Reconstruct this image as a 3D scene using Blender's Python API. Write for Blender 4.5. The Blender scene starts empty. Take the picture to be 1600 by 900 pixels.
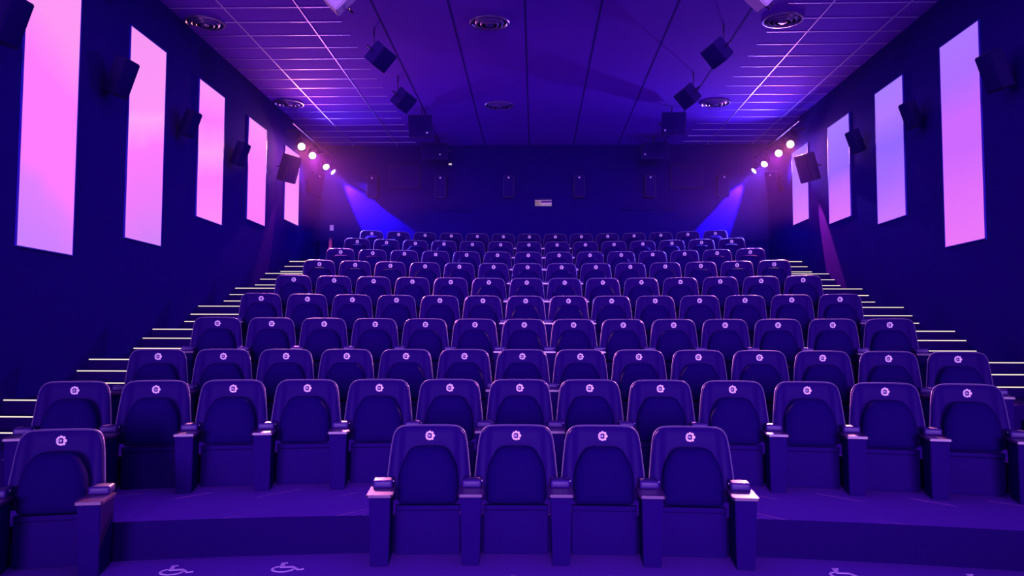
import bpy, bmesh, math
from math import sin, cos, pi, radians, sqrt
from mathutils import Vector, Matrix

scene = bpy.context.scene
COL = scene.collection

# ------------------------------------------------------------------ camera, light, exposure
CZ = 1.642                     # eye height above the front floor
cam_data = bpy.data.cameras.new('camera')
cam_data.sensor_width = 36.0
cam_data.lens = 1280.83 / 1600 * 36.0
cam_data.clip_start = 0.05
cam_data.clip_end = 200
camera = bpy.data.objects.new('camera', cam_data)
COL.objects.link(camera)
camera.location = (0, 0, CZ)
camera.rotation_mode = 'XYZ'
_m = Matrix.Rotation(0.02785, 4, 'Z') @ Matrix.Rotation(pi / 2 + 0.06111, 4, 'X') @ Matrix.Rotation(0.00298, 4, 'Z')
camera.rotation_euler = _m.to_euler()
scene.camera = camera

scene.view_settings.view_transform = 'Standard'
scene.view_settings.look = 'None'
scene.view_settings.exposure = 0.0
scene.view_settings.gamma = 1.0
scene.view_settings.use_curve_mapping = False
try:
    scene.cycles.sample_clamp_indirect = 3.0
    scene.cycles.use_denoising = True
    scene.cycles.max_bounces = 5
    scene.cycles.diffuse_bounces = 3
    scene.cycles.glossy_bounces = 3
except Exception:
    pass

world = bpy.data.worlds.new('world')
scene.world = world
world.use_nodes = True
_bg = world.node_tree.nodes['Background']
_bg.inputs['Color'].default_value = (0.22, 0.04, 1.0, 1)
_bg.inputs['Strength'].default_value = 0.30


def light(name, kind, loc, target, color, energy, **kw):
    d = bpy.data.lights.new(name, kind)
    d.color = color
    d.energy = energy
    for k, v in kw.items():
        setattr(d, k, v)
    o = bpy.data.objects.new(name, d)
    COL.objects.link(o)
    o.location = loc
    o.rotation_euler = (Vector(target) - Vector(loc)).to_track_quat('-Z', 'Y').to_euler()
    return o


# added sun lamp: even stand-in for the screen's glow, without fall-off
light('even_fill_sun', 'SUN', (0, -10, 5), (0, 10, 4.1), (0.58, 0.24, 1.0), 3.5, angle=0.25)
# the big screen itself, behind the camera
light('screen_glow', 'AREA', (0.2, -5.5, 3.6), (0.2, 10, 2.2), (0.45, 0.13, 1.0), 50, shape='RECTANGLE', size=7.0, size_y=3.0)
light('centre_fill', 'SPOT', (0.2, -4.0, 3.2), (0.2, 8, 1.2), (0.50, 0.17, 1.0), 3200, spot_size=radians(50), spot_blend=1.0, shadow_soft_size=1.0)  # extra spot added to brighten the middle of the front rows
# added blue fill under the ceiling, no fixture; lifts walls and floors
light('overhead_fill', 'AREA', (0.2, 9.0, 6.75), (0.2, 9.01, 0), (0.30, 0.06, 1.0), 480, shape='RECTANGLE', size=9.0, size_y=18.0)


def lin(r, g, b):
    def f(c):
        c /= 255.0
        return c / 12.92 if c <= 0.04045 else ((c + 0.055) / 1.055) ** 2.4
    return (f(r), f(g), f(b))


# ------------------------------------------------------------------ materials
def mat(name, color, rough=0.6, metal=0.0, spec=0.5, noise=0.0, scale=20.0, bump=0.0, coat=0.0, sheen=0.0):
    m = bpy.data.materials.new(name)
    m.use_nodes = True
    nt = m.node_tree
    b = nt.nodes['Principled BSDF']
    b.inputs['Base Color'].default_value = (*color, 1)
    b.inputs['Roughness'].default_value = rough
    b.inputs['Metallic'].default_value = metal
    b.inputs['Specular IOR Level'].default_value = spec
    if coat:
        b.inputs['Coat Weight'].default_value = coat
    if sheen:
        b.inputs['Sheen Weight'].default_value = sheen
    if noise or bump:
        tc = nt.nodes.new('ShaderNodeTexCoord')
        n = nt.nodes.new('ShaderNodeTexNoise')
        n.inputs['Scale'].default_value = scale
        n.inputs['Detail'].default_value = 4
        nt.links.new(tc.outputs['Object'], n.inputs['Vector'])
        if noise:
            mx = nt.nodes.new('ShaderNodeMix')
            mx.data_type = 'RGBA'
            mx.inputs[6].default_value = (*[c * (1 - noise) for c in color], 1)
            mx.inputs[7].default_value = (*[min(1, c * (1 + noise)) for c in color], 1)
            nt.links.new(n.outputs['Fac'], mx.inputs[0])
            nt.links.new(mx.outputs[2], b.inputs['Base Color'])
        if bump:
            bp = nt.nodes.new('ShaderNodeBump')
            bp.inputs['Strength'].default_value = bump
            bp.inputs['Distance'].default_value = 0.01
            nt.links.new(n.outputs['Fac'], bp.inputs['Height'])
            nt.links.new(bp.outputs['Normal'], b.inputs['Normal'])
    return m


def emit(name, color, strength):
    m = bpy.data.materials.new(name)
    m.use_nodes = True
    nt = m.node_tree
    nt.nodes.clear()
    e = nt.nodes.new('ShaderNodeEmission')
    e.inputs['Color'].default_value = (*color, 1)
    e.inputs['Strength'].default_value = strength
    o = nt.nodes.new('ShaderNodeOutputMaterial')
    nt.links.new(e.outputs[0], o.inputs[0])
    return m


def panel_mat(name, stops, tilt=0.0):
    """A lit LED panel: the colours it gives off, from its foot (0) to its head (1)."""
    m = bpy.data.materials.new(name)
    m.use_nodes = True
    nt = m.node_tree
    nt.nodes.clear()
    tc = nt.nodes.new('ShaderNodeTexCoord')
    sp = nt.nodes.new('ShaderNodeSeparateXYZ')
    nt.links.new(tc.outputs['Generated'], sp.inputs[0])
    ns = nt.nodes.new('ShaderNodeTexNoise')
    ns.inputs['Scale'].default_value = 1.6
    ns.inputs['Detail'].default_value = 1
    nt.links.new(tc.outputs['Object'], ns.inputs['Vector'])
    a = nt.nodes.new('ShaderNodeMath'); a.operation = 'MULTIPLY_ADD'
    nt.links.new(sp.outputs['Y'], a.inputs[0]); a.inputs[1].default_value = tilt
    nt.links.new(sp.outputs['Z'], a.inputs[2])
    b = nt.nodes.new('ShaderNodeMath'); b.operation = 'MULTIPLY_ADD'
    nt.links.new(ns.outputs['Fac'], b.inputs[0]); b.inputs[1].default_value = 0.10
    nt.links.new(a.outputs[0], b.inputs[2])
    c = nt.nodes.new('ShaderNodeMath'); c.operation = 'SUBTRACT'
    nt.links.new(b.outputs[0], c.inputs[0]); c.inputs[1].default_value = 0.05 + tilt / 2
    r = nt.nodes.new('ShaderNodeValToRGB')
    while len(r.color_ramp.elements) < len(stops):
        r.color_ramp.elements.new(0.5)
    for e, (p, q) in zip(r.color_ramp.elements, stops):
        e.position = p
        e.color = (*lin(*q), 1)
    nt.links.new(c.outputs[0], r.inputs[0])
    e = nt.nodes.new('ShaderNodeEmission')
    e.inputs['Strength'].default_value = 1.0
    nt.links.new(r.outputs[0], e.inputs['Color'])
    o = nt.nodes.new('ShaderNodeOutputMaterial')
    nt.links.new(e.outputs[0], o.inputs[0])
    return m


M = {
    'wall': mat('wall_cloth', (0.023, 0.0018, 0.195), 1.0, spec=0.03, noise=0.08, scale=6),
    'backwall': mat('dimmed_back_wall_cloth', (0.009, 0.0010, 0.125), 0.9, spec=0.02, noise=0.08, scale=6),  # wall cloth darkened against the frontal lamp: dimness put into the colour
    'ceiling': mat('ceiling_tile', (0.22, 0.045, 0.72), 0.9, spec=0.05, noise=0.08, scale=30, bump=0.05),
    'grid': mat('ceiling_metal', (0.55, 0.42, 0.80), 0.45, metal=0.7),
    'joint': mat('ceiling_joint', (0.05, 0.01, 0.25), 0.9, spec=0.05),
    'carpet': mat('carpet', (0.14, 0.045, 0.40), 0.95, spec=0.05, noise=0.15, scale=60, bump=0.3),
    'riser': mat('shaded_carpet', (0.012, 0.002, 0.085), 0.95, spec=0.03, noise=0.12, scale=60, bump=0.3),  # carpet tone darkened to put the risers' shade into the colour
    'seat': mat('seat_vinyl', (0.014, 0.0016, 0.10), 0.50, spec=0.05, noise=0.06, scale=40, bump=0.05),
    'cushion': mat('shaded_cushion_vinyl', (0.008, 0.0011, 0.080), 0.7, spec=0.02, noise=0.06, scale=40, bump=0.05),  # seat vinyl darkened: shade on the tipped cushion is in the colour
    'piping': mat('piping_vinyl', (0.035, 0.010, 0.14), 0.42, spec=1.0, sheen=1.0),
    'arm': mat('arm_laminate', (0.014, 0.0016, 0.105), 0.6, spec=0.02, noise=0.05, scale=15),
    'pad': mat('arm_pad_vinyl', (0.03, 0.007, 0.15), 0.45, spec=0.3),
    'tray': mat('tray_plastic', (0.075, 0.03, 0.12), 0.28, spec=0.6),
    'white': mat('white_print', (0.93, 0.93, 0.93), 0.6, spec=0.2),
    'paint': mat('floor_paint', (0.95, 0.9, 0.95), 0.8, spec=0.1),
    'speaker': mat('speaker_cabinet', (0.016, 0.003, 0.12), 0.6, spec=0.15, noise=0.05),
    'grille': mat('speaker_cloth', (0.014, 0.0022, 0.12), 0.9, spec=0.03, noise=0.1, scale=200),
    'pale_cabinet': mat('pale_cabinet', (0.72, 0.62, 0.80), 0.6),
    'bracket': mat('bracket_metal', (0.05, 0.02, 0.14), 0.4, metal=0.5),
    'steel': mat('bright_steel', (0.7, 0.66, 0.78), 0.3, metal=0.8),
    'vent': mat('vent_metal', (0.30, 0.22, 0.50), 0.3, metal=0.7),
    'dark': mat('dark_hollow', (0.006, 0.001, 0.05), 0.9, spec=0.1),
    'frame': mat('panel_frame', (0.03, 0.005, 0.6), 0.4),
    'badge': mat('badge', (0.9, 0.9, 0.95), 0.4),
    'booth': mat('booth_plaster', (0.8, 0.75, 0.78), 0.8),
    'violet_plaster': mat('violet_plaster', (0.16, 0.08, 0.34), 0.9),
    'lampbody': mat('lamp_body', (0.012, 0.004, 0.05), 0.45, spec=0.5),
    'strip': emit('led_strip', (1.0, 0.80, 0.70), 1.2),
    'dotlight': emit('indicator_glow', (1.0, 0.75, 0.85), 0.8),
}


# ------------------------------------------------------------------ mesh helpers
def link(name, bm, m, parent=None, smooth=True, loc=None, rot=None):
    bmesh.ops.recalc_face_normals(bm, faces=bm.faces)
    me = bpy.data.meshes.new(name)
    bm.to_mesh(me)
    bm.free()
    for p in me.polygons:
        p.use_smooth = smooth
    if isinstance(m, (list, tuple)):
        for x in m:
            me.materials.append(x)
    else:
        me.materials.append(m)
    if smooth:
        try:
            me.set_sharp_from_angle(angle=radians(40))
        except Exception:
            pass
    o = bpy.data.objects.new(name, me)
    COL.objects.link(o)
    if parent is not None:
        o.parent = parent
    if loc is not None:
        o.location = loc
    if rot is not None:
        o.rotation_euler = rot
    return o


def box(bm, x0, x1, y0, y1, z0, z1, bevel=0.0, mi=0):
    v = [bm.verts.new(c) for c in ((x0, y0, z0), (x1, y0, z0), (x1, y1, z0), (x0, y1, z0),
                                   (x0, y0, z1), (x1, y0, z1), (x1, y1, z1), (x0, y1, z1))]
    fs = [bm.faces.new([v[i] for i in q]) for q in ((3, 2, 1, 0), (4, 5, 6, 7), (0, 1, 5, 4), (1, 2, 6, 5), (2, 3, 7, 6), (3, 0, 4, 7))]
    for f in fs:
        f.material_index = mi
    if bevel:
        es = list({e for f in fs for e in f.edges})
        bmesh.ops.bevel(bm, geom=es, offset=bevel, segments=3, profile=0.6, affect='EDGES')
    return v


def hexa(bm, bottom, top):
    """A solid between two 4-point loops."""
    a = [bm.verts.new(p) for p in bottom]
    b = [bm.verts.new(p) for p in top]
    bm.faces.new(a[::-1]); bm.faces.new(b)
    for i in range(4):
        j = (i + 1) % 4
        bm.faces.new((a[i], a[j], b[j], b[i]))


def lathe(bm, prof, n=32, mat_fn=None, axis='Z'):
    """prof: (radius, height) pairs turned about the axis."""
    rings = []
    for r, h in prof:
        if r < 1e-6:
            rings.append([bm.verts.new((0, 0, h) if axis == 'Z' else (0, h, 0))])
        else:
            ring = []
            for i in range(n):
                a = 2 * pi * i / n
                ring.append(bm.verts.new((r * cos(a), r * sin(a), h) if axis == 'Z' else (r * cos(a), h, r * sin(a))))
            rings.append(ring)
    for a, b in zip(rings, rings[1:]):
        for i in range(n):
            j = (i + 1) % n
            if len(a) == 1 and len(b) == 1:
                continue
            if len(a) == 1:
                bm.faces.new((a[0], b[i], b[j]))
            elif len(b) == 1:
                bm.faces.new((a[i], b[0], a[j]))
            else:
                bm.faces.new((a[i], b[i], b[j], a[j]))


def tube(bm, pts, r, n=8, closed=False):
    pts = [Vector(p) for p in pts]
    rings = []
    L = len(pts)
    for i, p in enumerate(pts):
        if closed:
            t = pts[(i + 1) % L] - pts[i - 1]
        else:
            t = pts[min(i + 1, L - 1)] - pts[max(i - 1, 0)]
        t.normalize()
        u = t.cross(Vector((0, 1, 0)))
        if u.length < 1e-4:
            u = t.cross(Vector((1, 0, 0)))
        u.normalize()
        w = t.cross(u)
        rings.append([bm.verts.new(p + r * (cos(2 * pi * k / n) * u + sin(2 * pi * k / n) * w)) for k in range(n)])
    seq = list(zip(rings, rings[1:])) + ([(rings[-1], rings[0])] if closed else [])
    for a, b in seq:
        for k in range(n):
            j = (k + 1) % n
            bm.faces.new((a[k], a[j], b[j], b[k]))
    if not closed:
        bm.faces.new(rings[0][::-1]); bm.faces.new(rings[-1])


def smooth_outline(half, sub=3):
    """Mirror a half outline (from top centre down to bottom centre) and round it with Catmull-Rom."""
    pts = list(half) + [(-x, z) for x, z in reversed(half[1:-1])]
    n = len(pts)
    out = []
    for i in range(n):
        p0, p1, p2, p3 = (Vector(pts[(i + k - 1) % n]) for k in range(4))
        for s in range(sub):
            t = s / sub
            q = 0.5 * ((2 * p1) + (p2 - p0) * t + (2 * p0 - 5 * p1 + 4 * p2 - p3) * t * t + (3 * p1 - p0 - 3 * p2 + p3) * t ** 3)
            out.append((q.x, q.y))
    return out


def pillow(bm, outline, centre, rings, yfun):
    """Closed cushion: rings = (scale, y) from the middle of the front to the middle of the back."""
    cx, cz = centre
    prev = None
    for s, y in rings:
        if s <= 0:
            cur = [bm.verts.new((cx, yfun(cx, cz, y), cz))]
        else:
            cur = []
            for x, z in outline:
                X, Z = cx + (x - cx) * s, cz + (z - cz) * s
                cur.append(bm.verts.new((X, yfun(X, Z, y), Z)))
        if prev is not None:
            n = len(outline)
            for i in range(n):
                j = (i + 1) % n
                if len(prev) == 1:
                    bm.faces.new((prev[0], cur[i], cur[j]))
                elif len(cur) == 1:
                    bm.faces.new((prev[i], cur[0], prev[j]))
                else:
                    bm.faces.new((prev[i], cur[i], cur[j], prev[j]))
        prev = cur


def disc(bm, x, z, r, y0, y1, n=14):
    a = [bm.verts.new((x + r * cos(2 * pi * i / n), y0, z + r * sin(2 * pi * i / n))) for i in range(n)]
    b = [bm.verts.new((v.co.x, y1, v.co.z)) for v in a]
    bm.faces.new(a)
    for i in range(n):
        j = (i + 1) % n
        bm.faces.new((a[i], a[j], b[j], b[i]))


def tag(o, label, cat, group=None):
    o['label'] = label
    o['kind'] = 'thing'
    o['category'] = cat
    if group:
        o['group'] = group
    return o


def struct(name, bm, m, smooth=False):
    o = link(name, bm, m, None, smooth)
    o['kind'] = 'structure'
    return o


def empty(name, loc=(0, 0, 0), rot=(0, 0, 0)):
    o = bpy.data.objects.new(name, None)
    o.empty_display_size = 0.2
    COL.objects.link(o)
    o.location = loc
    o.rotation_euler = rot
    return o


KIDS = {}


def kids(o):
    return KIDS.get(o.name) or list(o.children)


def copy_tree(o, parent=None):
    c = o.copy()
    COL.objects.link(c)
    if parent is not None:
        c.parent = parent
    ch = kids(o)
    KIDS[c.name] = [copy_tree(k, c) for k in ch]
    return c


ORD = ['first', 'second', 'third', 'fourth', 'fifth', 'sixth', 'seventh', 'eighth', 'ninth', 'tenth', 'eleventh',
       'twelfth', 'thirteenth', 'fourteenth', 'fifteenth', 'sixteenth', 'seventeenth', 'eighteenth', 'nineteenth',
       'twentieth', 'twenty-first']

# ------------------------------------------------------------------ dimensions of the room
WL, WR, YB, ZC = -5.847, 6.257, 22.0, CZ + 5.24
YF = -6.0
XS, KC, SW = 0.1935, 0.0725, 0.68
ROWY = [6.537, 8.039, 9.664, 11.333, 13.022, 14.678, 16.334, 18.037, 19.653, 21.345]
ROWF = [0.0, 0.284, 0.5535, 0.950, 1.357, 1.762, 2.181, 2.591, 3.007, 3.412]
NOSE = [None] + [6.42] + [y + 0.02 for y in ROWY[1:9]]
SXL, SXR = -4.72, 5.10         # where the seating tiers end and the aisle stairs begin


def arc_y(y, x):
    return y - KC * (x - XS) ** 2 / 2


# ------------------------------------------------------------------ room shell
bm = bmesh.new(); box(bm, WL - 0.3, WR + 0.3, YF, YB + 0.3, -0.2, 0.0)
struct('floor', bm, M['carpet'])
bm = bmesh.new(); box(bm, WL - 0.3, WR + 0.3, YF, YB + 0.3, ZC, ZC + 0.2)
struct('ceiling', bm, M['ceiling'])
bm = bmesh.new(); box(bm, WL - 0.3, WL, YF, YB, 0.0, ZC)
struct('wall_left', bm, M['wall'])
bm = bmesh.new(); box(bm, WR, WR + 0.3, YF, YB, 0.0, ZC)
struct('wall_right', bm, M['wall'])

# back wall with the projection-booth opening
PX0, PX1 = -0.02, 0.475
PZ0, PZ1 = CZ + 3.545, CZ + 3.80
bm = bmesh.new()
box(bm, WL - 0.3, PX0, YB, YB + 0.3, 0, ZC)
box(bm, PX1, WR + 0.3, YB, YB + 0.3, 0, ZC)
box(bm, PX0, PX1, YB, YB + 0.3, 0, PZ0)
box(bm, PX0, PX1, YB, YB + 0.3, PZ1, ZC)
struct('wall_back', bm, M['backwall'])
# the booth behind the opening
bm = bmesh.new()
box(bm, -1.2, 1.8, YB + 2.4, YB + 2.5, PZ0 - 1.2, PZ1 + 1.0)
box(bm, -1.3, -1.2, YB + 0.3, YB + 2.5, PZ0 - 1.2, PZ1 + 1.0)
box(bm, 1.8, 1.9, YB + 0.3, YB + 2.5, PZ0 - 1.2, PZ1 + 1.0)
box(bm, -1.3, 1.9, YB + 0.3, YB + 2.5, PZ1 + 0.9, PZ1 + 1.0)
box(bm, -1.3, 1.9, YB + 0.3, YB + 2.5, PZ0 - 1.3, PZ0 - 1.2)
struct('wall_booth', bm, M['booth'])
bm = bmesh.new()
box(bm, -1.2, 1.8, YB + .5, YB + .65, PZ1 + .015, PZ1 + .9)
hexa(bm, [(.18, YB + .66, PZ1 - .03), (1.2, YB + .66, PZ1 - .03), (1.2, YB + .9, PZ1 - .03), (.18, YB + .9, PZ1 - .03)],
     [(.18, YB + .66, PZ1 + .2), (1.2, YB + .66, PZ1 + .2), (1.2, YB + .9, PZ1 + .2), (.18, YB + .9, PZ1 + .2)])
struct('trim_3', bm, M['violet_plaster'])
bm = bmesh.new()
hexa(bm, [(-.12, YB + 1.1, PZ0 - .4), (.9, YB + 1.1, PZ0 - .4), (.9, YB + 1.5, PZ0 - .4), (-.12, YB + 1.5, PZ0 - .4)],
     [(.22, YB + 1.1, PZ1 + .17), (.30, YB + 1.1, PZ1 + .17), (.30, YB + 1.5, PZ1 + .17), (.22, YB + 1.5, PZ1 + .17)])
struct('trim_4', bm, M['booth'])
bm = bmesh.new()
for a in ((PX0, PX1, PZ0, PZ0 + 0.02), (PX0, PX1, PZ1 - 0.02, PZ1), (PX0, PX0 + 0.02, PZ0, PZ1), (PX1 - 0.02, PX1, PZ0, PZ1)):
    box(bm, a[0], a[1], YB - 0.015, YB + 0.06, a[2], a[3])
w1 = struct('window_1', bm, M['backwall'])
g = bpy.data.materials.new('port_glass')
g.use_nodes = True
gb = g.node_tree.nodes['Principled BSDF']
gb.inputs['Transmission Weight'].default_value = 1.0
gb.inputs['Roughness'].default_value = 0.0
gb.inputs['IOR'].default_value = 1.1
bm = bmesh.new(); box(bm, PX0 + 0.02, PX1 - 0.02, YB + 0.02, YB + 0.03, PZ0 + 0.02, PZ1 - 0.02)
link('pane', bm, g, w1, smooth=False)
light('booth_lamp', 'AREA', (0.5, YB + 0.8, PZ0 - 0.7), (0.2, YB + 1.6, PZ1 + .2), (1.0, 0.66, 0.92), 75, size=0.3)
# shelves under the wall speakers of the back wall
for x0, x1, z in ((-3.2, -1.72, CZ + 3.47), (2.35, 3.8, CZ + 3.50)):
    bm = bmesh.new()
    box(bm, x0, x1, YB - 0.10, YB, z - 0.05, z)
    struct('trim_' + ('1' if x0 < 0 else '2'), bm, M['backwall'])

# ceiling grid: thin metal bars, 1.2 m lanes and 0.6 m courses
GX0 = -0.16
bm = bmesh.new()
for k in (-4, -3, 4, 5):
    x = GX0 + 1.2 * k
    box(bm, x - 0.011, x + 0.011, -1.0, YB - 0.02, ZC - 0.010, ZC + 0.01, bevel=0.004)
GY0 = 12.63
y = GY0 - 0.6 * 9
while y < YB - 0.1:
    box(bm, WL + 0.02, -3.2, y - 0.010, y + 0.010, ZC - 0.008, ZC + 0.01, bevel=0.0035)
    box(bm, 3.95, WR - 0.02, y - 0.010, y + 0.010, ZC - 0.008, ZC + 0.01, bevel=0.0035)
    y += 0.6
struct('ceiling_grid', bm, M['grid'])
bm = bmesh.new()
for k in (-2, -1, 0, 1, 2, 3):
    x = GX0 + 1.2 * k
    box(bm, x - 0.016, x + 0.016, -1.0, YB - 0.02, ZC - 0.003, ZC + 0.01)
struct('ceiling_joints', bm, M['joint'])

# seating tiers: curved platforms, one above the other
for r in range(1, 10):
    bm = bmesh.new()
    z0, z1 = ROWF[r - 1] - 0.02, ROWF[r]
    n = 28
    xx = [SXL + (SXR - SXL) * i / n for i in range(n + 1)]
    fb = [bm.verts.new((x, arc_y(NOSE[r], x), z0)) for x in xx]
    ft = [bm.verts.new((x, arc_y(NOSE[r], x), z1)) for x in xx]
    bb = [bm.verts.new((x, YB, z0)) for x in xx]
    bt = [bm.verts.new((x, YB, z1)) for x in xx]
    for i in range(n):
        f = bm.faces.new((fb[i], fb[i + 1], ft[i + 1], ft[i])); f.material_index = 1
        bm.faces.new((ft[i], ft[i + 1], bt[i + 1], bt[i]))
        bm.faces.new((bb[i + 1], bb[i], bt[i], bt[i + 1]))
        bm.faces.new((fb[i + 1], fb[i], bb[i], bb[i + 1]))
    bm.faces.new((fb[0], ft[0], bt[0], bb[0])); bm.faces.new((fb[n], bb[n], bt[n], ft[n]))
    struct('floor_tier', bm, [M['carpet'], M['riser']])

# aisle stairs: (edge of tread, height above front floor)
STEPS = [(6.95, 0.142), (7.22, 0.284), (7.49, 0.42), (7.76, 0.5535),
         (8.37, 0.655), (8.63, 0.795), (8.90, 0.950), (10.07, 1.075), (10.33, 1.213), (10.605, 1.353),
         (11.79, 1.482), (12.06, 1.629), (12.37, 1.766), (13.50, 1.907), (13.73, 2.034), (14.04, 2.183),
         (15.20, 2.325), (15.48, 2.460), (15.77, 2.600), (16.89, 2.736), (17.20, 2.878), (17.52, 3.026),
         (18.58, 3.155), (18.87, 3.297), (19.25, 3.449)]
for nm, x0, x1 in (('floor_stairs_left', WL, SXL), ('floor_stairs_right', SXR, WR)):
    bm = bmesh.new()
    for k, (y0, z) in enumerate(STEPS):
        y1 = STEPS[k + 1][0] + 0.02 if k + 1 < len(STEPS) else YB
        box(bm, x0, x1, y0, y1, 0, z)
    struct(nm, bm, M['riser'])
for side, x0, x1, first in (('pink-lit', WL + 0.02, SXL + 0.02, 4), ('violet-lit', SXR - 0.02, WR - 0.02, 7)):
    for k in range(first, len(STEPS)):
        y0, z = STEPS[k]
        bm = bmesh.new()
        box(bm, x0, x1, y0 - 0.006, y0 + 0.003, z - 0.009, z + 0.003)
        o = link('step_light', bm, M['strip'], None, smooth=False)
        tag(o, f'glowing edge strip on the {ORD[k - first]} lit step up the stairs by the {side} wall', 'step light',
            f'glowing step edges on the stairs by the {side} wall')


# ------------------------------------------------------------------ the seats
SLOPE = 0.25


def make_emblem(bm, y, cz):
    u = 0.000226
    y1 = y + 0.006
    for x, z, r in ((122, 0, 58), (88, 100, 45), (88, -103, 45), (2, 130, 44), (0, -134, 44), (-75, 102, 36), (-78, -104, 36),
                    (-118, 58, 25), (-118, -62, 25), (-135, 20, 15), (-135, -22, 15)):
        disc(bm, x * u, cz + z * u, r * u, y, y1)
    n = 40                                           # ring joining the dots
    ra, rb = 97 * u, 120 * u
    for i in range(n):
        a0, a1 = 2 * pi * i / n, 2 * pi * (i + 1) / n
        q = [(-4 * u + rr * cos(a), cz + rr * sin(a)) for rr, a in ((ra, a0), (rb, a0), (rb, a1), (ra, a1))]
        bm.faces.new([bm.verts.new((px, y + 0.0005, pz)) for px, pz in q])

    def bar(x0, x1, z0, z1):
        bm.faces.new([bm.verts.new((px * u, y, cz + pz * u)) for px, pz in ((x0, z0), (x1, z0), (x1, z1), (x0, z1))])
    h = 36
    bar(-112, -98, -h, h)                            # I
    bar(-84, -70, -h, h); bar(-70, -38, h - 15, h); bar(-70, -38, -h, -h + 15)            # C
    bar(-22, -8, -h, h); bar(-8, 30, h - 15, h); bar(-8, 22, -7, 7); bar(-8, 30, -h, -h + 15)   # E


def sstep(a, b, x):
    t = max(0.0, min(1.0, (x - a) / (b - a)))
    return t * t * (3 - 2 * t)


def make_seat():
    root = empty('cinema_seat')
    # backrest
    half = [(0, .953), (.10, .953), (.19, .949), (.238, .935), (.270, .903), (.286, .855), (.298, .77), (.308, .67), (.318, .56),
            (.320, .46), (.312, .415), (.28, .395), (.15, .39), (0, .39)]
    outl = smooth_outline(half, 3)

    def yb(x, z, y):
        t = SLOPE * (z - .875)
        if y < 0.02:
            zz = max(0.0, (z - .42) / .5)
            wing = sstep(.20 - .02 * zz, .245, abs(x)) * 0.026 * (1 if abs(x) < .29 else .8)
            lum = 0.020 * math.exp(-((z - .60) / .14) ** 2) * (1 - sstep(.12, .2, abs(x)))
            t -= wing * (0.0 if y > 0.012 else 1.0) + lum
        return y + t
    bm = bmesh.new()
    pillow(bm, outl, (0, .66), [(0, 0), (.25, 0), (.45, 0), (.58, 0), (.66, 0), (.73, 0), (.80, 0.0), (.87, .001), (.93, .004), (.97, .010), (.992, .018),
                                (1.0, .030), (1.0, .060), (.985, .072), (.95, .080), (.85, .088), (.5, .095), (0, .097)], yb)
    link('backrest', bm, M['seat'], root)
    # piping round the rim
    pts = []
    rim = [q for q in outl if q[1] > .43]
    k0 = max(range(len(outl)), key=lambda i: 0)
    # walk the outline from lower one side, over the top, to the other
    n = len(outl)
    start = next(i for i in range(n) if outl[i][1] <= .43)
    order = [outl[(start + i) % n] for i in range(n)]
    order = [q for q in order if q[1] > .43]
    for x, z in order:
        X, Z = x * .994, .66 + (z - .66) * .994
        pts.append((X, .014 + SLOPE * (Z - .875), Z))
    bm = bmesh.new(); tube(bm, pts, .0075, 8)
    link('piping', bm, M['piping'], root)
    bm = bmesh.new(); make_emblem(bm, -.010, .875)
    link('emblem', bm, M['white'], root, smooth=False)
    # tipped-up cushion
    half = [(0, .806), (.07, .805), (.115, .797), (.150, .775), (.182, .725), (.208, .67), (.224, .61), (.230, .54), (.230, .46), (.226, .405),
            (.205, .382), (.11, .378), (0, .378)]
    outl = smooth_outline(half, 3)

    def yc(x, z, y):
        return y + .14 * (z - .40) - .172
    bm = bmesh.new()
    pillow(bm, outl, (0, .58), [(0, -.098), (.35, -.096), (.6, -.088), (.78, -.076), (.88, -.062), (.95, -.044), (.99, -.022), (1, 0), (1, .030),
                                (.97, .042), (.9, .048), (0, .048)], yc)
    link('seat_cushion', bm, M['cushion'], root)
    bm = bmesh.new(); box(bm, -.245, .245, -.200, -.140, .332, .372, bevel=.008)
    link('hinge_bar', bm, M['arm'], root)
    bm = bmesh.new(); box(bm, -.245, .245, -.180, -.130, 0, .328, bevel=.006)
    link('seat_base', bm, M['arm'], root)
    return root


def make_arm(root, x):
    """Armrest post at side x: post with padded arm and a cup tray in front."""
    place = dict(loc=(x, -.005, 0), rot=(0, 0, KC * SW / 2 * (1 if x < 0 else -1)))
    side = 1 if x < 0 else -1
    x = 0.0
    bm = bmesh.new()
    a, b = .076, .064
    hexa(bm, [(x - b, -.50, 0), (x + b, -.50, 0), (x + b, -.19, 0), (x - b, -.19, 0)],
         [(x - a, -.545, .500), (x + a, -.545, .500), (x + a, -.17, .500), (x - a, -.17, .500)])
    bmesh.ops.bevel(bm, geom=list(bm.edges), offset=.006, segments=2, affect='EDGES')
    arm = link('armrest', bm, M['arm'], root, **place)
    bm = bmesh.new()
    # tray with rounded front corners
    pl = [(x - .094, -.20), (x - .094, -.550), (x - .080, -.568), (x + .080, -.568), (x + .094, -.550), (x + .094, -.20)]
    lo = [bm.verts.new((px, py, .500)) for px, py in pl]
    hi = [bm.verts.new((px, py, .520)) for px, py in pl]
    bm.faces.new(lo[::-1]); bm.faces.new(hi)
    for i in range(6):
        bm.faces.new((lo[i], lo[(i + 1) % 6], hi[(i + 1) % 6], hi[i]))
    bmesh.ops.bevel(bm, geom=[e for e in bm.edges if e.verts[0].co.z > .51 and e.verts[1].co.z > .51], offset=.004, segments=2, affect='EDGES')
    link('tray', bm, M['tray'], arm)
    bm = bmesh.new(); box(bm, x - .074, x + .074, -.300, -.140, .518, .578, bevel=.018)
    link('arm_pad', bm, M['pad'], arm)
    bm = bmesh.new(); disc(bm, 0, 0, .006, -.006, .004, 10)
    link('stud', bm, M['badge'], arm, smooth=False, loc=(side * .074, -.22, .560))


proto = make_seat()
make_arm(proto, -SW / 2)
proto_end = None
used = False


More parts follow.
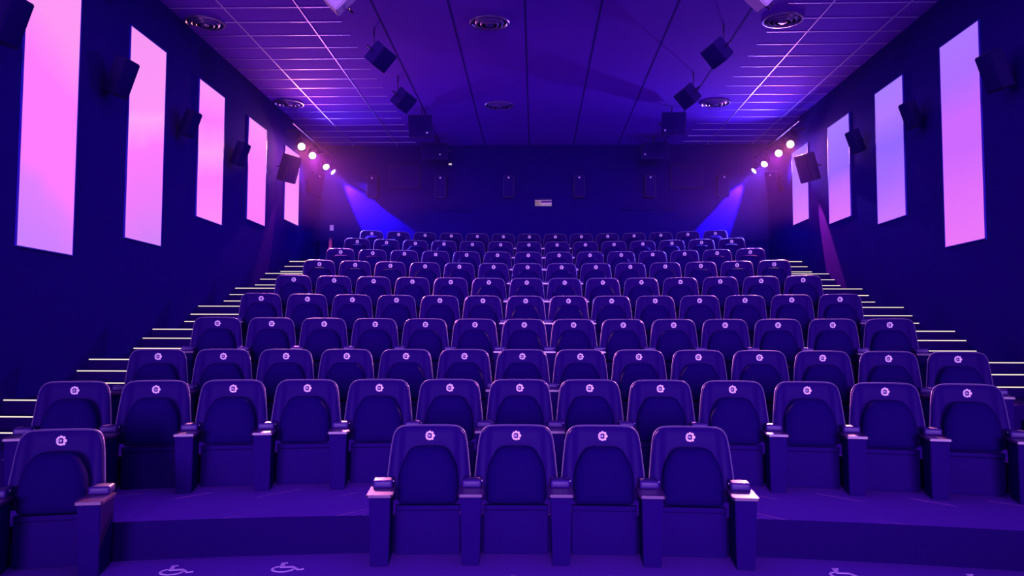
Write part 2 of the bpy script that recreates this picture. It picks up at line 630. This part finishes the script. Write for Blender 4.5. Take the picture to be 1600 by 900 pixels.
def seat_at(row, s, label, group, end=False):
    global used
    if not used:
        o = proto
        KIDS[o.name] = list(o.children)
        for c in KIDS[o.name]:
            KIDS[c.name] = list(c.children)
        used = True
    else:
        o = copy_tree(proto)
    x = XS + s - s ** 3 * KC * KC / 6
    o.location = (x, ROWY[row] - KC * s * s / 2, ROWF[row])
    o.rotation_euler = (0, 0, -KC * s)
    tag(o, label, 'cinema seat', group)
    return o


ends = []
for i in range(4):
    o = seat_at(0, (i - 1.5) * SW, f'front-row cinema seat, {ORD[i]} of the middle four counted from the pink-lit wall', 'four seats in the middle of the front row')
    if i == 3:
        ends.append(o)
o = seat_at(0, -5.5 * SW, 'lone front-row cinema seat near the pink-lit wall, beyond the painted wheelchair spaces', 'seats at the ends of the front row')
ends.append(o)
for r in range(1, 10):
    for i in range(13 if r == 1 else 14):
        o = seat_at(r, (i - 6.5) * SW, f'tipped-up navy cinema seat, {ORD[i]} from the pink-lit wall in the {ORD[r]} row from the front' if r < 9 else
                    f'tipped-up navy cinema seat, {ORD[i]} from the pink-lit wall in the rearmost row', f'cinema seats in the {ORD[r]} row')
    ends.append(o)
# the closing armrest at the end of each run of seats
make_arm(ends[0], SW / 2)
endarm = [c for c in ends[0].children if c.name.startswith('armrest') and c not in KIDS[ends[0].name]]
endarm = endarm[-1]
KIDS[endarm.name] = list(endarm.children)
for o in ends[1:]:
    copy_tree(endarm, o)


# ------------------------------------------------------------------ lit wall panels
def light_panel(side, y0, y1, z0, z1, stops, label, tilt=0.0):
    xw = WL if side < 0 else WR
    d = 1 if side < 0 else -1
    root = empty('light_panel', (xw, (y0 + y1) / 2, z0))
    hw, h = (y1 - y0) / 2, z1 - z0
    bm = bmesh.new()
    for a in ((-hw - .014, hw + .014, -.014, 0), (-hw - .014, hw + .014, h, h + .014), (-hw - .014, -hw, 0, h), (hw, hw + .014, 0, h)):
        x0, x1 = sorted((0, .022 * d))
        box(bm, x0, x1, a[0], a[1], a[2], a[3])
    link('panel_frame', bm, M['frame'], root, smooth=False)
    bm = bmesh.new()
    x0, x1 = sorted((0, .018 * d))
    box(bm, x0, x1, -hw, hw, 0, h)
    link('lit_face', bm, panel_mat('panel_glow', stops, tilt), root, smooth=False)
    tag(root, label, 'light panel', 'pink lit panels on the left wall' if side < 0 else 'violet lit panels on the right wall')


ZT = CZ + 4.487
PK, PP, LV = (255, 126, 255), (255, 152, 246), (214, 132, 255)
light_panel(-1, 9.02, 10.13, CZ + 1.05 - .02, ZT, [(0, (205, 128, 255)), (.16, (225, 128, 255)), (.24, PK), (.6, PK), (.8, PP), (1, PP)],
            'tallest pink lit panel, its foot lowest of all, nearest the front of the hall', .12)
light_panel(-1, 11.433, 12.555, CZ + 1.417, ZT, [(0, (215, 130, 250)), (.2, (240, 126, 252)), (.45, PK), (.6, (255, 165, 250)), (.66, (255, 150, 250)), (1, (248, 150, 246))],
            'pink lit panel second from the front, with a pale diagonal band', -.12)
light_panel(-1, 13.858, 15.004, CZ + 2.085, ZT, [(0, (255, 140, 250)), (.3, PK), (.5, (255, 160, 250)), (.75, PK), (1, (255, 150, 250))],
            'pink lit panel third from the front of the hall, middle one of its wall', -.1)
light_panel(-1, 16.32, 17.425, CZ + 2.397, ZT, [(0, PK), (.6, (255, 130, 255)), (1, (255, 150, 250))],
            'pink lit panel fourth from the front, behind a wall speaker')
light_panel(-1, 18.776, 19.909, CZ + 2.748, ZT, [(0, PP), (.6, (255, 140, 252)), (1, (255, 150, 250))],
            'smallest pink lit panel, rearmost on its wall below the orange and pink spotlights')
light_panel(1, 11.479, 12.574, CZ + 1.403, ZT, [(0, (235, 118, 250)), (.22, (225, 112, 252)), (.45, (205, 105, 255)), (.6, (205, 105, 255)), (.8, (175, 110, 255)), (1, (172, 118, 255))],
            'tallest violet lit panel, nearest the front of the hall')
light_panel(1, 13.87, 14.991, CZ + 2.09, ZT, [(0, (205, 118, 255)), (.3, (168, 108, 255)), (.55, (150, 105, 255)), (.8, (178, 120, 255)), (1, (168, 122, 255))],
            'violet lit panel second from the front of the hall')
light_panel(1, 16.252, 17.434, CZ + 2.435, ZT, [(0, (225, 118, 252)), (.3, (200, 112, 255)), (.5, (155, 105, 255)), (1, (168, 122, 255))],
            'violet lit panel third from the front, pink at its foot')
light_panel(1, 18.72, 19.857, CZ + 2.744, ZT, [(0, (225, 125, 250)), (.3, (200, 118, 252)), (.55, (165, 115, 255)), (1, (160, 120, 255))],
            'smallest violet lit panel, partly behind a dark speaker at the rear')


# ------------------------------------------------------------------ loudspeakers
def speaker(name, loc, rot, w, h, d, label, group, cat='speaker', badge=(0, .42), body='speaker', yoke=None, taper=.8, arm=False, round=.012):
    """Cabinet with its grille facing local -Y, origin at its middle. yoke: mounting point in world space."""
    root = empty(name, loc, rot)
    bm = bmesh.new()
    a, b = w / 2, w / 2 * taper
    hexa(bm, [(-a, -d / 2, -h / 2), (a, -d / 2, -h / 2), (b, d / 2, -h / 2), (-b, d / 2, -h / 2)],
         [(-a, -d / 2, h / 2), (a, -d / 2, h / 2), (b, d / 2, h / 2), (-b, d / 2, h / 2)])
    bmesh.ops.bevel(bm, geom=list(bm.edges), offset=round, segments=3, affect='EDGES')
    link('cabinet', bm, M[body], root)
    bm = bmesh.new(); box(bm, -a + round + .008, a - round - .008, -d / 2 - .010, -d / 2 + .004, -h / 2 + round + .008, h / 2 - round - .008, bevel=.004)
    link('speaker_grille', bm, M['grille' if body == 'speaker' else body], root)
    if badge:
        bm = bmesh.new(); disc(bm, badge[0] * w, badge[1] * h, .022, -d / 2 - .016, -d / 2 - .008, 10)
        link('badge', bm, M['badge'], root, smooth=False)
    if yoke is not None:
        inv = (Matrix.Translation(loc) @ root.rotation_euler.to_matrix().to_4x4()).inverted()
        p = inv @ Vector(yoke)
        bm = bmesh.new()
        if arm:
            tube(bm, [(0, d / 2 - .005, .03), (p.x * .97, d / 2 + (p.y - d / 2) * .8, .03 + (p.z - .03) * .8)], .018, 8)
        else:
            tube(bm, [(-a - .015, .02, 0), (-a - .02, d / 2 + .03, 0), (0, d / 2 + .06, 0), (a + .02, d / 2 + .03, 0), (a + .015, .02, 0)], .016, 6)
            tube(bm, [(0, d / 2 + .05, 0), p], .014, 8)
        link('bracket', bm, M['bracket'], root)
    tag(root, label, cat, group)
    return root


def euler_facing(n, roll=0.0):
    """Rotation that turns local -Y to n (local Z kept as upright as can be)."""
    n = Vector(n).normalized()
    yv = -n
    xv = yv.cross(Vector((0, 0, 1))).normalized()
    zv = xv.cross(yv)
    m = Matrix((xv, yv, zv)).transposed()
    return (m @ Matrix.Rotation(roll, 3, 'Y')).to_euler()


WALLSP = {-1: [(8.40, 5.02, .22, .95), (10.80, 5.17, .215, .92), (13.10, 5.14, .185, .78), (15.40, 5.16, .19, .80), (18.02, 5.42, .33, 1.08)],
          1: [(10.72, 5.16, .225, .92), (13.20, 5.26, .185, .78), (15.50, 5.38, .185, .78), (17.78, 5.36, .33, 1.08)]}
for side in (-1, 1):
    wall, xw = ('pink-lit', WL) if side < 0 else ('violet-lit', WR)
    for k, (y0, z0, p, f) in enumerate(WALLSP[side]):
        last = k == len(WALLSP[side]) - 1
        n = (-side * 1.0, -.10, -.36) if not last else (-side * 1.0, -.45, -.36)
        lab = f'tilted dark wall speaker, {ORD[k]} from the front on the {wall} wall' if not last else f'largest dark wall speaker, rearmost on the {wall} wall before its smallest panel'
        speaker('wall_speaker', (xw - side * p, y0, z0), euler_facing(n), .36 * f, .56 * f, (.22 if not last else .26) * f, lab, f'speakers on the {wall} wall', badge=None,
                yoke=(xw - side * .025, y0, z0 + .05), arm=True)
# the corner speakers at the very back of the side walls
for side in (-1, 1):
    wall, xw = ('pink-lit', WL) if side < 0 else ('violet-lit', WR)
    speaker('wall_speaker', (xw - side * .30, 20.36, 5.55), euler_facing((-side * .8, -.7, -.25)), .34, .52, .28,
            f'dark speaker high in the rear corner of the {wall} wall, below the blue spotlights', 'corner speakers', badge=(0, .34), yoke=(xw - side * .025, 20.36, 5.6), arm=True)
# the row of speakers on the back wall
for k, px in enumerate((583, 689, 794.5, 903, 1012, 1124)):
    x = (px - 835) / 1281 * 22.3
    speaker('wall_speaker', (x, YB - .142, CZ + 4.07), euler_facing((0, -1, -.06)), .31, .60, .24,
            f'slim dark speaker on the back wall, {ORD[k]} of six from the pink-lit side', 'six speakers across the back wall', badge=(0, .38), taper=1, round=.03)
# the two wide cabinets on the back wall
for side, px in ((-1, 632), (1, 1069)):
    x = (px - 835) / 1281 * 22.3
    speaker('subwoofer', (x, YB - .065, CZ + 4.36), (0, 0, 0), .86, .64, .12,
            'wide dark subwoofer box on the back wall toward the ' + ('pink-lit' if side < 0 else 'violet-lit') + ' wall', 'wide boxes on the back wall', badge=None, taper=1)

# ceiling speakers
for side in (-1, 1):
    nm = 'pink-lit' if side < 0 else 'violet-lit'
    sx = side
    for k, (x, Y) in enumerate(((-2.613, 13.5), (-2.63, 16.03)) if side < 0 else ((3.024, 13.42), (2.992, 15.87))):
        z = ZC - .5
        speaker('ceiling_speaker', (x, Y, z), euler_facing((-sx * .62, -.45, -.65), roll=-sx * .25), .36, .36, .30,
                f'angled dark speaker hung under the ceiling on the {nm} side, {("nearer", "farther")[k]} of that pair', f'angled ceiling speakers on the {nm} side',
                badge=None, yoke=(x + sx * .12, Y + .05, ZC))
    for k, (x, Y, w, h, bd) in enumerate(((-2.606, 18.44, .55, .50, (.28, -.30)), (-2.588, 20.95, .70, .42, (.20, -.20))) if side < 0 else
                                         ((3.10, 18.31, .55, .50, (-.34, -.30)), (3.068, 20.96, .70, .42, (-.36, -.22)))):
        z = ZC - .4
        speaker('ceiling_speaker', (x, Y, z), euler_facing((0, -1, -.25)), w, h, .3,
                (f'boxy dark speaker flat under the ceiling on the {nm} side, ahead of the back wall' if k == 0 else f'rearmost boxy ceiling speaker against the back wall, {nm} side'),
                'boxy speakers at the rear of the ceiling', badge=bd, yoke=(x, Y + .05, ZC))
# nearest pair, pale cabinets whose lower corner dips into view
for side, x, zt in ((-1, -2.476, 5.706), (1, 2.837, 5.710)):
    o = speaker('ceiling_speaker', (x, 10.05, zt + .33 * .7071), (0, pi / 4, 0), .33, .33, .30,
                'pale ceiling speaker standing on its corner, nearest on the ' + ('pink-lit' if side < 0 else 'violet-lit') + ' side, mostly cut off', 'pale nearest ceiling speakers',
                badge=None, body='pale_cabinet', yoke=(x, 10.1, ZC), taper=.7)


# ------------------------------------------------------------------ round ceiling vents
def make_vent():
    root = empty('ceiling_vent')
    bm = bmesh.new()
    lathe(bm, [(.33, .0), (.335, -.012), (.325, -.030), (.30, -.034), (.285, -.02), (.275, .0)], 40)
    link('outer_ring', bm, M['vent'], root)
    for r, dz in ((.22, -.045), (.145, -.06)):
        bm = bmesh.new()
        lathe(bm, [(r + .035, -.005), (r + .005, dz), (r - .008, dz - .006), (r - .02, dz + .004), (r + .018, -.004)], 36)
        link('cone_ring', bm, M['vent'], root)
    bm = bmesh.new(); lathe(bm, [(.295, -.003), (0, -.003)], 32)
    link('vent_back', bm, M['dark'], root)
    bm = bmesh.new(); lathe(bm, [(.085, -.03), (.075, -.058), (.03, -.068), (0, -.07)], 24)
    link('centre_cap', bm, M['vent'], root)
    return root


VENTS = [(-.757, 13.32, 'middle'), (-.806, 18.16, 'middle'), (-5.50, 13.22, 'pink-lit'), (-5.50, 17.92, 'pink-lit'), (4.063, 13.28, 'violet-lit'), (4.007, 18.04, 'violet-lit')]
v0 = make_vent()
KIDS[v0.name] = list(v0.children)
for k, (x, Y, wh) in enumerate(VENTS):
    o = v0 if k == 0 else copy_tree(v0)
    o.location = (x, Y, ZC)
    tag(o, ('nearer' if k % 2 == 0 else 'farther') + ' round ceiling vent ' + ('in the middle of the ceiling' if wh == 'middle' else f'at the {wh} side of the ceiling'), 'air vent', 'round ceiling vents')


# ------------------------------------------------------------------ coloured spotlights on the side walls
def stage_lamp(loc, aim, glow, gs, label, group, wall_x):
    root = empty('spotlight', loc, (0, 0, 0))
    d = (Vector(aim) - Vector(loc)).normalized()
    q = d.to_track_quat('-Y', 'Z').to_matrix().to_4x4()
    bm = bmesh.new()
    lathe(bm, [(0, .20), (.05, .20), (.075, .17), (.085, .10), (.085, -.06), (.095, -.07), (.095, -.11), (.085, -.11), (.082, -.075), (.0, -.07)], 24, axis='Y')
    bm.transform(q)
    link('lamp_body', bm, M['lampbody'], root)
    bm = bmesh.new()
    lathe(bm, [(.080, -.082), (.05, -.10), (0, -.108)], 24, axis='Y')
    bm.transform(q)
    link('lens', bm, emit('lens_glow', glow, gs), root)
    bm = bmesh.new()
    side = q.to_3x3() @ Vector((1, 0, 0))
    up = Vector((0, 0, .20))
    tube(bm, [side * .10, side * .11 + up * .6, up, -side * .11 + up * .6, -side * .10], .012, 6)
    tube(bm, [up, up + Vector((0, 0, .132))], .016, 8)
    link('yoke', bm, M['bracket'], root)
    tag(root, label, 'spotlight', group)
    return root


LAMPS = {-1: [(-5.5, 18.93), (-5.5, 19.87), (-5.5, 21.11), (-5.5, 21.70)], 1: [(5.9, 18.87), (5.9, 19.77), (5.9, 20.93), (5.88, 21.70)]}
LZ = 6.15
COLS = [(1.0, .34, .24), (1.0, .14, .80), (.24, .13, 1.0), (.16, .06, 1.0)]
NAMES = ['orange', 'pink', 'pale blue', 'deep blue']
for side in (-1, 1):
    nm = 'pink-lit' if side < 0 else 'violet-lit'
    xw = WL if side < 0 else WR
    # lighting rail carrying the four lamps
    rl = empty('lighting_rail', (LAMPS[side][0][0], 20.1, LZ + .36))
    bm = bmesh.new(); tube(bm, [(0, -1.9, 0), (0, 1.75, 0)], .022, 10)
    link('rail_tube', bm, M['bracket'], rl)
    for yy in (-1.2, 1.2):
        bm = bmesh.new(); tube(bm, [(0, yy, 0), (xw - LAMPS[side][0][0], yy, 0)], .016, 8)
        link('wall_arm', bm, M['bracket'], rl)
    tag(rl, f'dark rail along the top of the {nm} wall carrying four spotlights', 'rail')
    sx = -side
    for k, (x, y) in enumerate(LAMPS[side]):
        cx = 0.2
        lens_aim = [(x + sx * 2.6, y - 8, 2.5), (x + sx * 2.6, y - 7, 2.5), (x + sx * 1.8, y - 2.4, 4.0), (x + sx * 2.0, y - .5, 4.5)][k]
        stage_lamp((x, y, LZ), lens_aim, tuple(min(1, c * .5 + .5) for c in COLS[k]), 14, f'glowing {NAMES[k]} spotlight on the rail by the {nm} wall', f'spotlights by the {nm} wall', xw)
        p = Vector((x, y, LZ)) + (Vector(lens_aim) - Vector((x, y, LZ))).normalized() * .14
        # what each lamp throws
        hot = 1.0 if side < 0 else 0.75
        if k == 0:
            light('lamp_beam', 'SPOT', p, (x + sx * 5.0, 8.0, .4), COLS[0], 8500 * hot, spot_size=radians(50), spot_blend=.7, shadow_soft_size=.06)
            light('lamp_spill', 'SPOT', p, (x + sx * 2.6, 9.0, 2.2), COLS[0], 300 * hot ** 2, spot_size=radians(112), spot_blend=.9, shadow_soft_size=.06)
            light('lamp_beam', 'SPOT', (x, y, LZ - .1), (xw, y - 1.75, 2.7), (1.0, .11, .28), 6000 if side > 0 else 900, spot_size=radians(14), spot_blend=.4, shadow_soft_size=.02)
        if k == 1:
            light('lamp_beam', 'SPOT', p, (x + sx * 3.2, 12.0, 1.6), COLS[1], 8500 * hot, spot_size=radians(46), spot_blend=.7, shadow_soft_size=.06)
            light('lamp_spill', 'SPOT', p, (x + sx * 2.8, 12.0, 2.8), COLS[1], 420 * hot ** 2, spot_size=radians(112), spot_blend=.9, shadow_soft_size=.06)
        if k == 2:
            light('lamp_beam', 'SPOT', p, (x + sx * 2.0, y - 2.6, 2.8), COLS[2], 9500, spot_size=radians(62), spot_blend=.7, shadow_soft_size=.06)
            light('lamp_spill', 'SPOT', p, (x + sx * 2.6, y - 6, 3.4), COLS[2], 650 if side < 0 else 1700, spot_size=radians(116), spot_blend=.9, shadow_soft_size=.06)
        if k == 3:
            light('lamp_beam', 'SPOT', (x + sx * .14, y + .17, LZ - .14), (-4.05, YB, 4.5) if side < 0 else (4.70, YB, 4.5), (.10, .035, 1.0), 15000, spot_size=radians(36), spot_blend=.5, shadow_soft_size=.03)
            light('lamp_flare', 'SPOT', (x + sx * .14, y + .15, LZ - .14), (-4.54, 21.88, 5.72) if side < 0 else (4.88, 21.88, 5.72), (.30, .2, 1.0), 600, spot_size=radians(26), spot_blend=.6, shadow_soft_size=.03)

# ------------------------------------------------------------------ small things on the back wall
x = -5.52
zc = 4.62
bm = bmesh.new(); box(bm, x - .052, x + .052, YB - .012, YB, zc - .075, zc + .075, bevel=.003)
tag(link('wall_notice', bm, M['white'], None, False), 'small white notice on the back wall beside the pink-lit corner', 'notice')
zc = 4.19
root = empty('wall_canister', (x + .0, YB - .11, zc - .16))  # small upright canister of unclear kind
bm = bmesh.new(); lathe(bm, [(0, 0), (.045, 0), (.050, .02), (.050, .20), (.04, .235), (.018, .255), (.018, .28), (0, .28)], 20)
link('cylinder', bm, mat('red_enamel', (.65, .12, .30), .35), root)
bm = bmesh.new(); tube(bm, [(-.045, 0, .298), (0, 0, .29), (.04, 0, .31)], .010, 6)
link('handle', bm, M['bracket'], root)
bm = bmesh.new(); box(bm, -.02, .02, .048, .11, .08, .18)
link('wall_bracket', bm, M['bracket'], root)
tag(root, 'pinkish upright canister on the back wall below the small white notice', 'canister')
x = -2.30
zc = 6.35
root = empty('indicator_light', (x, YB, zc))
bm = bmesh.new(); box(bm, -.06, .06, -.04, 0, -.045, .045, bevel=.008)
link('housing', bm, M['speaker'], root)
bm = bmesh.new(); box(bm, -.042, .042, -.05, -.035, -.022, .022, bevel=.008)
link('lens', bm, M['dotlight'], root)
tag(root, 'tiny glowing light high on the back wall beside the ceiling box', 'light')


# ------------------------------------------------------------------ wheelchair marks painted on the floor
def strokes(bm, lines, wd, z0, z1):
    for pts in lines:
        pts = [Vector((a, b, 0)) for a, b in pts]
        L, Rr = [], []
        for i, p in enumerate(pts):
            t = (pts[min(i + 1, len(pts) - 1)] - pts[max(i - 1, 0)]).normalized()
            nn = Vector((-t.y, t.x, 0)) * wd / 2
            L.append(p + nn); Rr.append(p - nn)
        for i in range(len(pts) - 1):
            lo = [(v.x, v.y, z0) for v in (L[i], L[i + 1], Rr[i + 1], Rr[i])]
            hi = [(v.x, v.y, z1) for v in (L[i], L[i + 1], Rr[i + 1], Rr[i])]
            hexa(bm, lo, hi)


bm = bmesh.new()
arc = [(-.030 + .074 * cos(t), .002 + .074 * sin(t)) for t in [radians(122 + 10 * i) for i in range(24)]]
strokes(bm, [arc], .019, .0005, .003)
strokes(bm, [[(-.051, .163), (-.046, .045)], [(-.056, .048), (.034, .052)]], .030, .0005, .003)
strokes(bm, [[(-.064, .155), (-.020, .157)], [(.026, .058), (.082, -.032)], [(.076, -.027), (.116, -.014)]], .022, .0005, .003)
w0 = link('wheelchair_mark', bm, M['paint'], None, False)
marks = [((-1.755, 5.89), 'second painted wheelchair mark from the pink-lit wall, beside the middle four seats'),
         ((-2.51, 5.79), 'first painted wheelchair mark from the pink-lit wall on the front floor'),
         ((2.17, 5.88), 'third painted wheelchair mark from the pink-lit wall, past the middle four seats'),
         ((3.05, 5.77), 'wheelchair mark nearest the violet-lit wall, only its top in view')]
for k, ((x, Y), lab) in enumerate(marks):
    o = w0 if k == 0 else w0.copy()
    if k:
        COL.objects.link(o)
    o.location = (x, Y, 0)
    o.rotation_euler = (0, 0, -KC * (x - XS))
    tag(o, lab, 'floor mark', 'wheelchair marks on the front floor')

# ------------------------------------------------------------------ thin haze volume added at the rear to give the spotlights halos
hz = bpy.data.materials.new('halo_haze')
hz.use_nodes = True
nt = hz.node_tree
nt.nodes.clear()
vs = nt.nodes.new('ShaderNodeVolumeScatter')
vs.inputs['Density'].default_value = 0.0018
vs.inputs['Color'].default_value = (0.6, 0.25, 1.0, 1)
vs.inputs['Anisotropy'].default_value = 0.3
vo = nt.nodes.new('ShaderNodeOutputMaterial')
nt.links.new(vs.outputs[0], vo.inputs['Volume'])
bm = bmesh.new()
box(bm, WL + .01, WR - .01, 14.0, YB - .01, 4.0, ZC - .03)
hazeo = link('halo_haze', bm, hz, None, False)
hazeo['kind'] = 'structure'
hazeo['label'] = 'thin added haze giving halos to the coloured spotlights at the rear'
hazeo['category'] = 'haze'
